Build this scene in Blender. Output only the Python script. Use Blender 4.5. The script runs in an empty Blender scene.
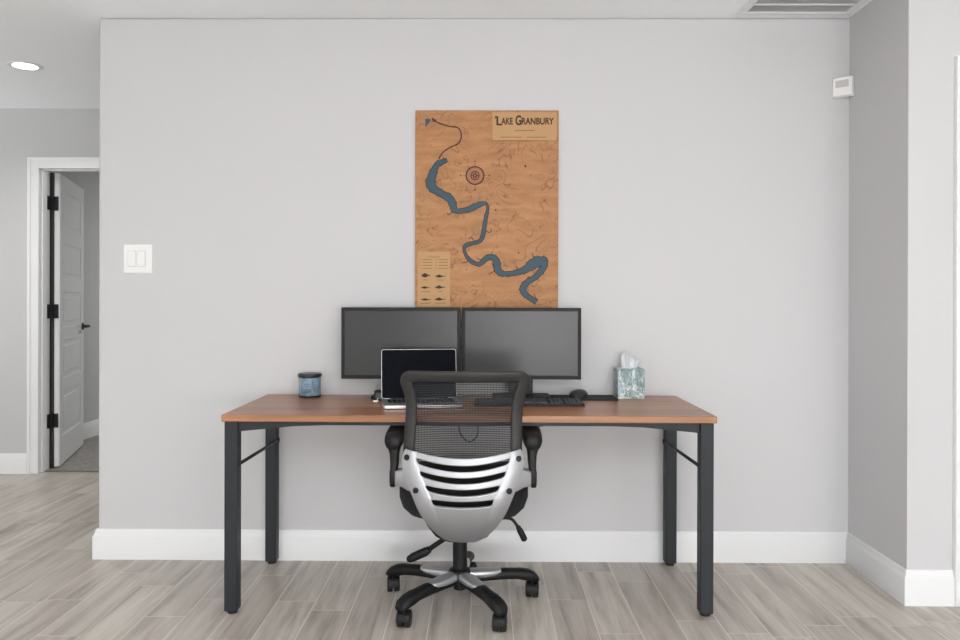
import bpy, bmesh, math, random
from mathutils import Vector, Matrix
random.seed(7)
PI = math.pi
S = bpy.context.scene
COL = S.collection

# ------------------------------------------------------------------ helpers
def lin(c):
    c /= 255.0
    return c/12.92 if c <= .04045 else ((c+.055)/1.055)**2.4

def rgb(r, g, b):
    return (lin(r), lin(g), lin(b), 1)

def mat(name, col, rough=.5, metal=0, spec=.5, coat=0, alpha=1, bump=None, trans=0):
    m = bpy.data.materials.new(name); m.use_nodes = True
    nt = m.node_tree; b = nt.nodes['Principled BSDF']
    b.inputs['Base Color'].default_value = col
    b.inputs['Roughness'].default_value = rough
    b.inputs['Metallic'].default_value = metal
    b.inputs['Specular IOR Level'].default_value = spec
    b.inputs['Coat Weight'].default_value = coat
    b.inputs['Alpha'].default_value = alpha
    b.inputs['Transmission Weight'].default_value = trans
    if bump:
        scale, strength = bump
        tc = nt.nodes.new('ShaderNodeTexCoord'); n = nt.nodes.new('ShaderNodeTexNoise')
        n.inputs['Scale'].default_value = scale; n.inputs['Detail'].default_value = 3
        bp = nt.nodes.new('ShaderNodeBump'); bp.inputs['Strength'].default_value = strength
        bp.inputs['Distance'].default_value = .002
        nt.links.new(tc.outputs['Object'], n.inputs['Vector'])
        nt.links.new(n.outputs['Fac'], bp.inputs['Height'])
        nt.links.new(bp.outputs['Normal'], b.inputs['Normal'])
    return m

def ramp(nt, stops, interp='LINEAR'):
    r = nt.nodes.new('ShaderNodeValToRGB'); cr = r.color_ramp; cr.interpolation = interp
    while len(cr.elements) < len(stops): cr.elements.new(.5)
    for e, (p, c) in zip(cr.elements, stops): e.position = p; e.color = c
    return r

def mixc(nt, a, b, fac, mode='MIX'):
    m = nt.nodes.new('ShaderNodeMix'); m.data_type = 'RGBA'; m.blend_type = mode
    for sock, v in ((m.inputs[0], fac), (m.inputs[6], a), (m.inputs[7], b)):
        if hasattr(v, 'links'): nt.links.new(v, sock)
        else: sock.default_value = v
    return m.outputs[2]

def noise(nt, vec, scale, detail=3, rough=.5, dist=0):
    n = nt.nodes.new('ShaderNodeTexNoise')
    n.inputs['Scale'].default_value = scale; n.inputs['Detail'].default_value = detail
    n.inputs['Roughness'].default_value = rough; n.inputs['Distortion'].default_value = dist
    nt.links.new(vec, n.inputs['Vector']); return n.outputs['Fac']

def mapping(nt, scale, coord='Object', loc=(0, 0, 0), rot=(0, 0, 0)):
    tc = nt.nodes.new('ShaderNodeTexCoord'); mp = nt.nodes.new('ShaderNodeMapping')
    mp.inputs['Scale'].default_value = scale; mp.inputs['Location'].default_value = loc
    mp.inputs['Rotation'].default_value = rot
    nt.links.new(tc.outputs[coord], mp.inputs['Vector']); return mp.outputs['Vector']

def obj(name, bm, m, parent=None, loc=None, rot=None, smooth=False, bevel=0, seg=2, subsurf=0, solid=0, fixn=True, angle=40):
    if fixn: bmesh.ops.recalc_face_normals(bm, faces=bm.faces)
    me = bpy.data.meshes.new(name); bm.to_mesh(me); bm.free()
    for mm in (m if isinstance(m, (list, tuple)) else [m]): me.materials.append(mm)
    o = bpy.data.objects.new(name, me); COL.objects.link(o)
    if parent: o.parent = parent
    if loc: o.location = loc
    if rot: o.rotation_euler = rot
    if solid:
        s = o.modifiers.new('solid', 'SOLIDIFY'); s.thickness = solid; s.offset = 0
    if bevel:
        b = o.modifiers.new('bevel', 'BEVEL'); b.width = bevel; b.segments = seg; b.limit_method = 'ANGLE'; b.angle_limit = math.radians(angle)
    if subsurf:
        s = o.modifiers.new('sub', 'SUBSURF'); s.levels = subsurf; s.render_levels = subsurf
    if smooth or bevel or subsurf:
        for p in me.polygons: p.use_smooth = True
        if not subsurf and not smooth: me.set_sharp_from_angle(angle=math.radians(35))
    return o

def smooth_by_angle(o, deg=35):
    for p in o.data.polygons: p.use_smooth = True
    o.data.set_sharp_from_angle(angle=math.radians(deg))

def thing(name, label, cat, loc=(0, 0, 0), rotz=0, group=None):
    o = bpy.data.objects.new(name, None); COL.objects.link(o)
    o.empty_display_size = .05
    o.location = loc; o.rotation_euler = (0, 0, rotz)
    return tag(o, label, cat, group)

def tag(o, label, cat, group=None):
    o['label'] = label; o['category'] = cat
    if group: o['group'] = group
    return o

def struct(name, bm, m, parent=None, **k):
    o = obj(name, bm, m, parent, **k)
    o['kind'] = 'structure'
    return o

def NB(): return bmesh.new()

def box(bm, x0, x1, y0, y1, z0, z1, mi=0):
    v = [bm.verts.new(p) for p in ((x0,y0,z0),(x1,y0,z0),(x1,y1,z0),(x0,y1,z0),(x0,y0,z1),(x1,y0,z1),(x1,y1,z1),(x0,y1,z1))]
    for f in ((0,3,2,1),(4,5,6,7),(0,1,5,4),(1,2,6,5),(2,3,7,6),(3,0,4,7)):
        bm.faces.new([v[i] for i in f]).material_index = mi
    return v

def B(*a):
    bm = NB(); box(bm, *a); return bm

def frame_of(d):
    d = Vector(d).normalized()
    up = Vector((0, 0, 1)) if abs(d.z) < .9 else Vector((0, 1, 0))
    a = d.cross(up).normalized(); return a, a.cross(d).normalized()

def loft(bm, rings, cap=True, closed=False):
    vr = [[bm.verts.new(p) for p in r] for r in rings]
    n = len(vr[0]); m = len(vr)
    for i in range(m if closed else m-1):
        a, b = vr[i], vr[(i+1) % m]
        for j in range(n): bm.faces.new((a[j], a[(j+1) % n], b[(j+1) % n], b[j]))
    if cap and not closed:
        bm.faces.new(vr[0][::-1]); bm.faces.new(vr[-1])
    return vr

def cyl(bm, p0, p1, r0, r1=None, n=20):
    r1 = r0 if r1 is None else r1
    p0, p1 = Vector(p0), Vector(p1); a, b = frame_of(p1-p0)
    return loft(bm, [[p + (a*math.cos(t*2*PI/n) + b*math.sin(t*2*PI/n))*r for t in range(n)] for p, r in ((p0, r0), (p1, r1))])

def tube(bm, pts, r, n=8):
    pts = [Vector(p) for p in pts]; rings = []
    rr = r if isinstance(r, (list, tuple)) else [r]*len(pts)
    prev = None
    for i, p in enumerate(pts):
        d = (pts[min(i+1, len(pts)-1)] - pts[max(i-1, 0)]).normalized()
        if prev is None: a, b = frame_of(d)
        else:
            a = (prev - d*prev.dot(d)).normalized(); b = d.cross(a)
        prev = a
        rings.append([p + (a*math.cos(t*2*PI/n) + b*math.sin(t*2*PI/n))*rr[i] for t in range(n)])
    loft(bm, rings)

def spline(pts, k=6):
    P = [Vector(p) for p in pts]; out = []
    for i in range(len(P)-1):
        p0, p1, p2, p3 = P[max(i-1, 0)], P[i], P[i+1], P[min(i+2, len(P)-1)]
        for j in range(k):
            t = j/k
            out.append(.5*((2*p1) + (p2-p0)*t + (2*p0-5*p1+4*p2-p3)*t*t + (3*p1-p0-3*p2+p3)*t**3))
    out.append(P[-1]); return out

def lathe(bm, prof, c=(0, 0, 0), n=32):
    rings = [[(c[0]+r*math.cos(2*PI*t/n), c[1]+r*math.sin(2*PI*t/n), c[2]+z) for t in range(n)] for r, z in prof]
    loft(bm, rings)

def prism(bm, poly, y0, y1):
    """polygon in x,z extruded along y"""
    loft(bm, [[(x, y0, z) for x, z in poly], [(x, y1, z) for x, z in poly]])

def rrect(hx, hy, r, n=5):
    out = []
    for cx, cy, a0 in ((hx-r, hy-r, 0), (-hx+r, hy-r, 90), (-hx+r, -hy+r, 180), (hx-r, -hy+r, 270)):
        for k in range(n+1):
            a = math.radians(a0 + 90*k/n); out.append((cx+r*math.cos(a), cy+r*math.sin(a)))
    return out

# ------------------------------------------------------------------ materials
WALL = mat('wall_paint', rgb(201, 201, 202), .75, spec=.25, bump=(220, .12))
WALLH = mat('hall_paint', rgb(194, 195, 195), .75, spec=.25, bump=(220, .12))
CEIL = mat('ceiling_paint', rgb(245, 248, 251), .85, spec=.2, bump=(160, .15))
TRIM = mat('trim_paint', rgb(229, 230, 231), .35)
WHITEP = mat('white_plastic', rgb(236, 236, 235), .35)
BLACKM = mat('black_hardware', rgb(24, 24, 25), .45)
DESKM = mat('charcoal_metal', rgb(37, 41, 45), .5, spec=.35, bump=(900, .1))
BLKP = mat('black_plastic', rgb(19, 19, 20), .5, spec=.3)
BLKG = mat('black_rubber', rgb(20, 20, 21), .6)
CHF = mat('dark_grey_plastic', rgb(47, 46, 45), .5, spec=.4, bump=(700, .15))
SILV = mat('silver_paint', rgb(170, 171, 174), .42, metal=.6)
SILVL = mat('silver_alloy', rgb(188, 190, 194), .32, metal=.7)
MESHM = mat('mesh_fabric', rgb(38, 40, 42), .8)
SEATM = mat('seat_fabric', rgb(24, 24, 26), .9, bump=(900, .4))
BEZEL = mat('bezel_plastic', rgb(27, 28, 29), .5, spec=.25)
SCREEN = mat('screen_panel', rgb(30, 33, 32), .30, spec=.42)
LSCR = mat('laptop_glass', rgb(12, 13, 21), .25, spec=.02)
ALU = mat('laptop_aluminium', rgb(190, 190, 192), .35, metal=.8)
KEYM = mat('key_plastic', rgb(36, 37, 39), .45)
MOUSEM = mat('mouse_plastic', rgb(38, 38, 44), .35)
PADM = mat('pad_cloth', rgb(28, 28, 30), .85)
PLAQ = mat('plaque_wood', rgb(182, 142, 96), .6)
ENGR = mat('engraved_burn', rgb(58, 34, 22), .7)
ENGL = mat('engraved_light', rgb(122, 84, 54), .7)
LAKE = mat('lake_blue', rgb(54, 80, 93), .5, spec=.3)
TISS = mat('tissue_paper', rgb(208, 210, 213), .9)
DARKV = mat('duct_shade', rgb(140, 140, 140), .9)
LENS = mat('lamp_lens', rgb(255, 255, 255), .4)
_b = LENS.node_tree.nodes['Principled BSDF']
_b.inputs['Emission Color'].default_value = (1, .98, .95, 1); _b.inputs['Emission Strength'].default_value = 4

def wood_top():
    m = mat('walnut_laminate', rgb(150, 100, 74), .3); nt = m.node_tree; b = nt.nodes['Principled BSDF']
    v = mapping(nt, (1.2, 30, 30))
    n1 = noise(nt, v, 1.6, 6, .6, .6)
    v2 = mapping(nt, (.7, 7, 7), loc=(3, 2, 1))
    n2 = noise(nt, v2, 1.2, 3, .5, .3)
    r1 = ramp(nt, [(.3, rgb(132, 88, 58)), (.5, rgb(160, 109, 73)), (.72, rgb(182, 131, 93))]); nt.links.new(n1, r1.inputs[0])
    r2 = ramp(nt, [(.3, rgb(196, 186, 180)), (.6, rgb(255, 255, 255))]); nt.links.new(n2, r2.inputs[0])
    c = mixc(nt, r1.outputs[0], r2.outputs[0], .8, 'MULTIPLY')
    nt.links.new(c, b.inputs['Base Color']); return m
WOOD = wood_top()

def map_wood():
    m = mat('map_wood', rgb(176, 124, 84), .6); nt = m.node_tree; b = nt.nodes['Principled BSDF']
    v = mapping(nt, (3, 3, 14))
    n1 = noise(nt, v, 2.2, 5, .6, .4)
    r1 = ramp(nt, [(.3, rgb(156, 107, 67)), (.5, rgb(170, 120, 76)), (.7, rgb(182, 133, 87))]); nt.links.new(n1, r1.inputs[0])
    v2 = mapping(nt, (1, 1, 1))
    h = noise(nt, v2, 6, 3, .5, .6)                     # height field of the engraved contour lines
    mul = nt.nodes.new('ShaderNodeMath'); mul.operation = 'MULTIPLY'; mul.inputs[1].default_value = 11
    fr = nt.nodes.new('ShaderNodeMath'); fr.operation = 'FRACT'
    nt.links.new(h, mul.inputs[0]); nt.links.new(mul.outputs[0], fr.inputs[0])
    r2 = ramp(nt, [(0, (1, 1, 1, 1)), (.10, (0, 0, 0, 1)), (.9, (0, 0, 0, 1)), (1, (1, 1, 1, 1))]); nt.links.new(fr.outputs[0], r2.inputs[0])
    k = noise(nt, v2, 9, 2)
    rk = ramp(nt, [(.40, (.12, .12, .12, 1)), (.60, (.8, .8, .8, 1))]); nt.links.new(k, rk.inputs[0])
    f = mixc(nt, r2.outputs[0], rk.outputs[0], 1.0, 'MULTIPLY')
    c = mixc(nt, r1.outputs[0], rgb(104, 64, 40), f)
    nt.links.new(c, b.inputs['Base Color']); return m
MAPW = map_wood()

def floor_mat():
    m = mat('wood_look_tile', rgb(160, 150, 142), .38, spec=.45); nt = m.node_tree; b = nt.nodes['Principled BSDF']
    at = nt.nodes.new('ShaderNodeAttribute'); at.attribute_name = 'plank'
    sep = nt.nodes.new('ShaderNodeSeparateColor'); nt.links.new(at.outputs['Color'], sep.inputs[0])
    tc = nt.nodes.new('ShaderNodeTexCoord')
    off = nt.nodes.new('ShaderNodeVectorMath'); off.operation = 'MULTIPLY_ADD'
    off.inputs[1].default_value = (37, 53, 19)
    nt.links.new(at.outputs['Color'], off.inputs[0]); nt.links.new(tc.outputs['Object'], off.inputs[2])
    def mp(scale):
        x = nt.nodes.new('ShaderNodeMapping'); x.inputs['Scale'].default_value = scale
        nt.links.new(off.outputs[0], x.inputs['Vector']); return x.outputs[0]
    g1 = noise(nt, mp((13, 1.0, 1)), 1.5, 6, .64, .35)
    g2 = noise(nt, mp((70, 2, 1)), 1.5, 4, .6, .1)
    r1 = ramp(nt, [(.26, rgb(146, 138, 130)), (.42, rgb(183, 176, 167)), (.56, rgb(204, 198, 190)), (.78, rgb(214, 209, 202))]); nt.links.new(g1, r1.inputs[0])
    r2 = ramp(nt, [(.3, (.84, .84, .84, 1)), (.7, (1, 1, 1, 1))]); nt.links.new(g2, r2.inputs[0])
    c = mixc(nt, r1.outputs[0], r2.outputs[0], .55, 'MULTIPLY')
    rt = ramp(nt, [(0, rgb(232, 229, 227)), (.5, rgb(244, 242, 240)), (1, rgb(255, 253, 251))]); nt.links.new(sep.outputs[0], rt.inputs[0])
    c = mixc(nt, c, rt.outputs[0], 1.0, 'MULTIPLY')
    nt.links.new(c, b.inputs['Base Color']); return m
FLOORM = floor_mat()
GROUT = mat('grout', rgb(228, 219, 208), .8)

def carpet_mat():
    m = mat('carpet', rgb(140, 136, 132), .95); nt = m.node_tree; b = nt.nodes['Principled BSDF']
    n = noise(nt, mapping(nt, (1, 1, 1)), 60, 4, .7)
    r = ramp(nt, [(.3, rgb(112, 108, 106)), (.7, rgb(168, 164, 160))]); nt.links.new(n, r.inputs[0])
    nt.links.new(r.outputs[0], b.inputs['Base Color']); return m
CARPET = carpet_mat()

# ------------------------------------------------------------------ room shell
XL, XR, YO, H = -1.733, 1.6402, -.4771, 2.438
HALLY = 1.655
# floor planks 6 x 24 inch, running towards the desk wall
def build_floor():
    bm = NB(); lay = bm.loops.layers.color.new('plank')
    px, L, g = .1506, .613, .0014
    known = {-12: -.476, -11: -.794, -10: -.326, -9: -.626, -8: -.459, -7: -.818, -5: -.563, -1: -.503, 1: -.449, 2: -.139, 3: -.248, 4: -.639, 8: -.596}
    def quad(x0, x1, y0, y1, z, mi, c):
        f = bm.faces.new([bm.verts.new((x, y, z)) for x, y in ((x0, y0), (x1, y0), (x1, y1), (x0, y1))])
        f.material_index = mi
        for l in f.loops: l[lay] = c
    rnd = random.Random(3)
    X0, X1, Y0, Y1 = -4.6, 4.1, -7.0, HALLY+.06
    for k in range(int((X0-.1105)//px), int((X1-.1105)//px)+1):
        x = .1105 + px*k
        o = known.get(k, rnd.random()*L)
        n = math.floor((Y0-o)/L)
        y = o + n*L
        while y < Y1:
            t = rnd.random()
            a, b_, c_, d_ = max(x+g, X0), min(x+px-g, X1), max(y+g, Y0), min(y+L-g, Y1)
            if b_ > a and d_ > c_: quad(a, b_, c_, d_, 0, 0, (t, rnd.random(), rnd.random(), 1))
            y += L
    quad(X0, X1, Y0, Y1, -.0008, 1, (0, 0, 0, 1))
    bmesh.ops.recalc_face_normals(bm, faces=bm.faces)
    for f in bm.faces:
        if f.normal.z < 0: f.normal_flip()
    box(bm, X0, X1, Y0, Y1, -.1, -.002, 1)
    struct('floor', bm, [FLOORM, GROUT], fixn=False)
build_floor()

bm = B(-4.6, 4.1, -7.0, HALLY+.12, H, H+.1); struct('ceiling', bm, CEIL)
struct('wall_back', B(XL, XR+.14, 0, .14, 0, H), WALL, bevel=.012, seg=3)
struct('wall_return', B(XR, XR+.14, YO+.0, 0, 0, H), WALL)
struct('wall_right', B(XR+.001, 4.1, YO-.0005, YO+.14, 0, H), WALL)
# hall wall with the doorway
DX0, DX1, DZ = -2.958, -2.115, 2.037
bm = NB()
box(bm, -4.6, DX0-.02, HALLY, HALLY+.12, 0, H); box(bm, DX1+.02, 0, HALLY, HALLY+.12, 0, H)
box(bm, DX0-.02, DX1+.02, HALLY, HALLY+.12, DZ+.02, H)
struct('wall_hall', bm, WALLH)
struct('wall_hall_end', B(0, .1, .14, HALLY+.12, 0, H), WALLH)
struct('wall_left', B(-4.7, -4.6, -7.0, HALLY+.12, 0, H), WALL)
struct('wall_side', B(4.1, 4.2, -7.0, YO+.14, 0, H), WALL)
# rear wall behind the viewer, with a wide glazed opening
bm = NB()
box(bm, -4.6, 4.1, -7.1, -7.0, 0, H)
struct('wall_rear', bm, WALL)
# far room
struct('wall_far_side', B(-3.40, -3.30, HALLY+.12, 5.2, 0, H), WALLH)
struct('wall_far_end', B(-3.3, -.6, 5.1, 5.2, 0, H), WALLH)
struct('wall_far_right', B(-.6, -.5, HALLY+.12, 5.2, 0, H), WALLH)
struct('ceiling_far', B(-3.5, -.5, HALLY+.12, 5.2, H, H+.1), CEIL)
struct('floor_far', B(-3.5, -.5, HALLY+.06, 5.2, -.1, .004), CARPET)

# baseboards: moulded profile swept with mitred corners
PROF = [(0, 0), (.0165, 0), (.0165, .101), (.0145, .107), (.010, .114), (.0075, .123), (.007, .130), (.004, .1345), (0, .1345)]
def run(names, path):
    n = len(path); offs = []
    def nr(a, b):
        d = Vector((b[0]-a[0], b[1]-a[1])).normalized(); return Vector((d.y, -d.x))
    for i in range(n):
        ns = []
        if i > 0: ns.append(nr(path[i-1], path[i]))
        if i < n-1: ns.append(nr(path[i], path[i+1]))
        if len(ns) == 1: offs.append(ns[0])
        else:
            s = ns[0]+ns[1]; offs.append(s/(s.dot(ns[0])))
    for i, nm in enumerate(names):
        if nm is None: continue
        bm = NB()
        loft(bm, [[(path[j][0]+offs[j].x*o, path[j][1]+offs[j].y*o, z) for o, z in PROF] for j in (i, i+1)])
        o = struct(nm, bm, TRIM); smooth_by_angle(o, 50)
run(['baseboard_back_end', 'baseboard_back', 'baseboard_return', 'baseboard_right'],
    [(XL, .14), (XL, 0), (XR, 0), (XR, YO), (1.8145, YO)])
run(['baseboard_hall'], [(-4.6, HALLY), (DX0-.076, HALLY)])
run(['baseboard_far'], [(-3.3, HALLY+.12), (-3.3, 5.1)])

# door casings
def casing(bm, x0, x1, y, z1, w, t, sides=(1, 1)):
    """flat casing with a raised outer bead; opening x0..x1, room side towards -y"""
    def piece(xa, xb, za, zb): box(bm, xa, xb, y-t, y+.002, za, zb)
    if sides[0]:
        piece(x0-w, x0, 0, z1+w); box(bm, x0-w, x0-w*.72, y-t-.006, y-t+.001, 0, z1+w)
    if sides[1]:
        piece(x1, x1+w, 0, z1+w); box(bm, x1+w*.72, x1+w, y-t-.006, y-t+.001, 0, z1+w)
    piece(x0, x1, z1, z1+w); box(bm, x0-w*.7, x1+w*.7, y-t-.006, y-t+.001, z1+w*.72, z1+w)
bm = NB(); casing(bm, DX0, DX1, HALLY, DZ, .074, .014)
# jamb lining
box(bm, DX0-.019, DX0, HALLY-.002, HALLY+.122, 0, DZ+.019); box(bm, DX1, DX1+.019, HALLY-.002, HALLY+.122, 0, DZ+.019)
box(bm, DX0-.019, DX1+.019, HALLY-.002, HALLY+.122, DZ, DZ+.019)
box(bm, DX0, DX0+.010, HALLY+.02, HALLY+.07, 0, DZ); box(bm, DX0, DX1, HALLY+.02, HALLY+.07, DZ-.010, DZ)
struct('trim_1', bm, TRIM, bevel=.003)
struct('trim_2', B(DX0, DX1, HALLY+.045, HALLY+.075, 0, .007), mat('threshold_strip', rgb(120, 112, 106), .6))
bm = NB(); casing(bm, 1.9065, 2.72, YO, 2.02, .092, .016)
struct('trim_3', bm, TRIM, bevel=.003)
struct('door_2', B(1.9075, 2.719, YO-.006, YO+.02, .008, 2.019), TRIM)

# open panel door of the far room
door = bpy.data.objects.new('door_1', None); COL.objects.link(door); door['kind'] = 'structure'
door.location = (-2.943, 1.803, .012); door.rotation_euler = (0, 0, math.radians(17.5))
DINV = (Matrix.Translation(door.location) @ door.rotation_euler.to_matrix().to_4x4()).inverted()
W_, T_, HT = .84, .036, 2.02
bm = NB()
box(bm, 0, T_-.007, 0, W_, 0, HT)
st = .105
edges = [0, .20, .47, .57, .84, .94, 1.21, 1.31, 1.56, 1.66, 1.91, HT]
box(bm, T_-.008, T_, 0, st, 0, HT); box(bm, T_-.008, T_, W_-st, W_, 0, HT)
for a, b in zip(edges[0::2], edges[1::2]): pass
rails = [(0, .20), (.50, .60), (.86, .96), (1.20, 1.30), (1.54, 1.64), (1.91, HT)]
for a, b in rails: box(bm, T_-.008, T_, st-.001, W_-st+.001, a, b)
for (a, b), (c, d) in zip(rails[:-1], rails[1:]):
    box(bm, T_-.012, T_-.001, st+.035, W_-st-.035, b+.035, c-.035)
obj('door_leaf', bm, TRIM, door, bevel=.004)
bm = NB()
cyl(bm, (T_-.002, W_-.065, .94), (T_+.010, W_-.065, .94), .027, n=24)
cyl(bm, (T_+.008, W_-.065, .94), (T_+.050, W_-.065, .94), .011, n=16)
tube(bm, [(T_+.045, W_-.055, .94), (T_+.047, W_-.10, .941), (T_+.045, W_-.175, .938)], [.011, .0105, .009], 12)
h = obj('door_handle', bm, BLACKM, door, smooth=True); h['label'] = 'black lever handle'; smooth_by_angle(h)
for z in (.32, 1.07, 1.81):
    bm = NB(); box(bm, DX0-.0005, DX0+.003, HALLY+.088, HALLY+.150, z-.036, z+.060); box(bm, DX0, -2.913, HALLY+.138, HALLY+.1495, z-.036, z+.060)
    cyl(bm, (-2.947, HALLY+.135, z-.038), (-2.947, HALLY+.135, z+.062), .007, n=12); bm.transform(DINV)
    o = obj('hinge', bm, BLACKM, door, bevel=.002); o['label'] = 'black door hinge'
bm = B(DX0-.006, -2.941, HALLY+.1225, HALLY+.146, .012, 2.03); bm.transform(DINV); obj('gap_shade_strip', bm, BLACKM, door)  # black strip stands in for the shaded gap between jamb and leaf

# ------------------------------------------------------------------ desk
DW, DD, DH = 1.833, .607, .744
dxc, dyf = -.9665+DW/2, -.6166
desk = thing('desk', 'long walnut-topped desk on square charcoal metal legs', 'desk', (dxc, dyf+DD/2, 0))
hw, hd = DW/2, DD/2
top = obj('tabletop', B(-hw, hw, -hd, hd, DH-.026, DH), WOOD, desk, bevel=.0025)
top['label'] = 'reddish brown walnut board'
lg = .049
for sx in (-1, 1):
    for sy in (-1, 1):
        x0 = sx*(hw-.0095) if sx > 0 else -hw+.0095
        xa, xb = (x0-lg, x0) if sx > 0 else (x0, x0+lg)
        ya, yb = (-hd+.008, -hd+.008+lg) if sy < 0 else (hd-.012-lg, hd-.012)
        leg = obj('leg', B(xa, xb, ya, yb, .012, DH-.026), DESKM, desk, bevel=.003)
        bm = NB(); cyl(bm, ((xa+xb)/2, (ya+yb)/2, 0), ((xa+xb)/2, (ya+yb)/2, .013), .019, n=16)
        obj('foot', bm, BLKG, leg, bevel=.002)
def apron(yc):
    X = hw-.0095-lg+.001; Z = DH-.0255
    poly = [(-X, Z), (-X, Z-.040), (-X+.10, Z-.030), (-X+.21, Z-.0195), (-X+.33, Z-.0155), (X-.33, Z-.0155), (X-.21, Z-.0195), (X-.10, Z-.030), (X, Z-.040), (X, Z)]
    bm = NB(); prism(bm, poly, yc-.012, yc+.012); obj('apron', bm, DESKM, desk)
apron(-hd+.034); apron(hd-.04)
for sx in (-1, 1):
    xc = sx*(hw-.034)
    obj('side_rail', B(xc-.012, xc+.012, -hd+.05, hd-.055, DH-.058, DH-.0255), DESKM, desk)
    bm = NB(); cyl(bm, (sx*(hw-.0585), -hd+.030, .556), (sx*(hw-.0585), hd-.03, .545), .0065, n=12)
    cyl(bm, (sx*(hw-.0650), hd-.036, .545), (sx*(hw-.053), hd-.036, .545), .011, n=12)
    obj('side_brace', bm, DESKM, desk, smooth=True)

# ------------------------------------------------------------------ wooden lake map
MX0, MZ1, MS = -.302, 2.0187, .004473
def mp(px, py): return ((px-415.5)*MS, (109.5-py)*MS)
MY = -.016
lm = thing('wooden_map', 'rectangular wooden wall map with blue winding lake hanging above the two screens', 'wall map', (MX0, 0, MZ1))
MW, MH = .640, .956
obj('map_panel', B(0, MW, MY, -.0003, -MH, 0), MAPW, lm, bevel=.0015)
thin = [(432, 117.3), (433.6, 118.6), (438, 122), (447.8, 125.3), (456.7, 126.6), (459.6, 128.6), (461, 131.9), (461.4, 135), (461, 138), (459.8, 141), (457.6, 143.4), (453.5, 145.2), (450.5, 146.4), (446.6, 149), (443.4, 151.4), (440.6, 155), (439, 158.4), (438, 161)]
wide = [(439, 159.5, 1.8), (437, 164, 4), (434.5, 169, 6), (432, 176, 7.6), (430.7, 183, 8.6), (433.5, 188, 7.5), (438, 190.8, 6.5), (444, 194.3, 6.5), (449.5, 197.3, 7), (452.8, 203, 6.6), (454.2, 208, 6), (457, 210.5, 4), (462, 210, 4), (467, 209.3, 4.4), (472, 207.4, 5), (478, 204.6, 4.8), (483, 202.8, 3.2), (486.5, 203, 2), (488, 206, 1.6), (487.8, 210, 2), (486.4, 216, 2.8), (485, 224, 3), (484.4, 229, 3.2), (483.4, 234, 3.4), (481, 239.5, 3), (476.5, 241.6, 3), (471, 243, 3), (466.5, 244.6, 3), (464.4, 247.5, 2), (465.4, 252, 2), (467.4, 256, 2.4), (470.5, 259.6, 3), (475, 262.4, 3), (479.7, 263.4, 3.4), (483, 261, 4), (486.5, 257.8, 4.6), (490.4, 256.2, 4.8), (494.5, 257.4, 5.4), (497, 261, 6), (497.6, 266, 6.2), (499, 270.5, 6), (503, 272.8, 5), (508, 273, 4), (514, 272.4, 4.4), (520, 270.9, 5), (525, 269, 6), (530, 265.5, 8.5), (535, 262, 10), (540, 260.2, 9), (544, 260, 6.5)]
tail = [(541, 258.2, 3), (545, 259, 5), (545, 263, 5.4), (543, 268, 5.6), (540, 272, 5.2), (536.5, 275.6, 4.8), (532, 278.6, 4.6), (528, 281, 4.8), (524.6, 284.5, 5.4), (523.4, 288.5, 5.8), (525, 292.5, 5), (529, 296, 4.4), (533, 298.6, 4.2), (537.2, 301.4, 4.6)]
branch = [(436.5, 165, 3), (440, 162.6, 4.4), (443.5, 160.6, 4.2), (447.5, 159.4, 2.6)]
def ribbon(bm, pts, y, grow=0):
    P = spline([(p[0], p[1], p[2]) for p in pts], 4); vs = []
    for i, p in enumerate(P):
        a, b = P[max(i-1, 0)], P[min(i+1, len(P)-1)]
        d = Vector((b.x-a.x, b.y-a.y)); d = d.normalized() if d.length > 1e-6 else Vector((0, 1))
        nn = Vector((-d.y, d.x)); w = max(.3, p.z/2)*(1+.10*math.sin(i*2.3)+.08*math.sin(i*5.1)) + grow
        vs.append([mp(p.x+nn.x*w*s, p.y+nn.y*w*s) for s in (1, -1)])
    for (a, b), (c, d) in zip(vs[:-1], vs[1:]):
        loft(bm, [[(q[0], yy, q[1]) for q in (a, b, d, c)] for yy in (MY+.0005, y)])
bm = NB()
for i, pts in enumerate((wide, tail, branch)): ribbon(bm, pts, MY-.0004-.0002*i, .75)  # engraved outline, widened to include the shade along the lake edge
o = obj('shoreline', bm, ENGR, lm); o['label'] = 'dark engraved shoreline with painted edge shade'
bm = NB(); ribbon(bm, [(x, y, 1.35) for x, y in thin[:-1]], MY-.0003, 0); obj('river', bm, ENGR, lm)
for pts in ([(431.5, 121.5), (434, 119.8), (436.5, 119.2)], [(432.2, 118.3), (433.5, 120.5), (435, 121)],
            [(447, 212.5), (449, 214), (451, 212.5), (452, 211)], [(486, 229.5), (489, 231.5), (491.5, 231), (491, 228.8)], [(469, 238), (472, 236.6), (474, 239.5)],
            [(462, 262), (466.5, 261.6), (469, 260)], [(477, 257.5), (482, 259), (485, 257)], [(489, 273.5), (492.5, 271.5), (495, 270)], [(492, 262), (494, 266), (496, 270)],
            [(532.5, 252), (534, 255.5), (537, 257.5)], [(544.6, 253.5), (543.4, 257), (542, 258.5)], [(534.5, 292.8), (536, 296.5), (538, 298.5)], [(516.5, 265.5), (517.5, 268), (519.5, 268.6)],
            [(500, 263.5), (502, 263.2)], [(508.5, 274), (509, 277)], [(527, 277), (530, 276), (531, 279)]):
    bm = NB(); ribbon(bm, [(x, y, .8) for x, y in pts], MY-.0005, 0); obj('creek', bm, ENGR, lm)
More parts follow.
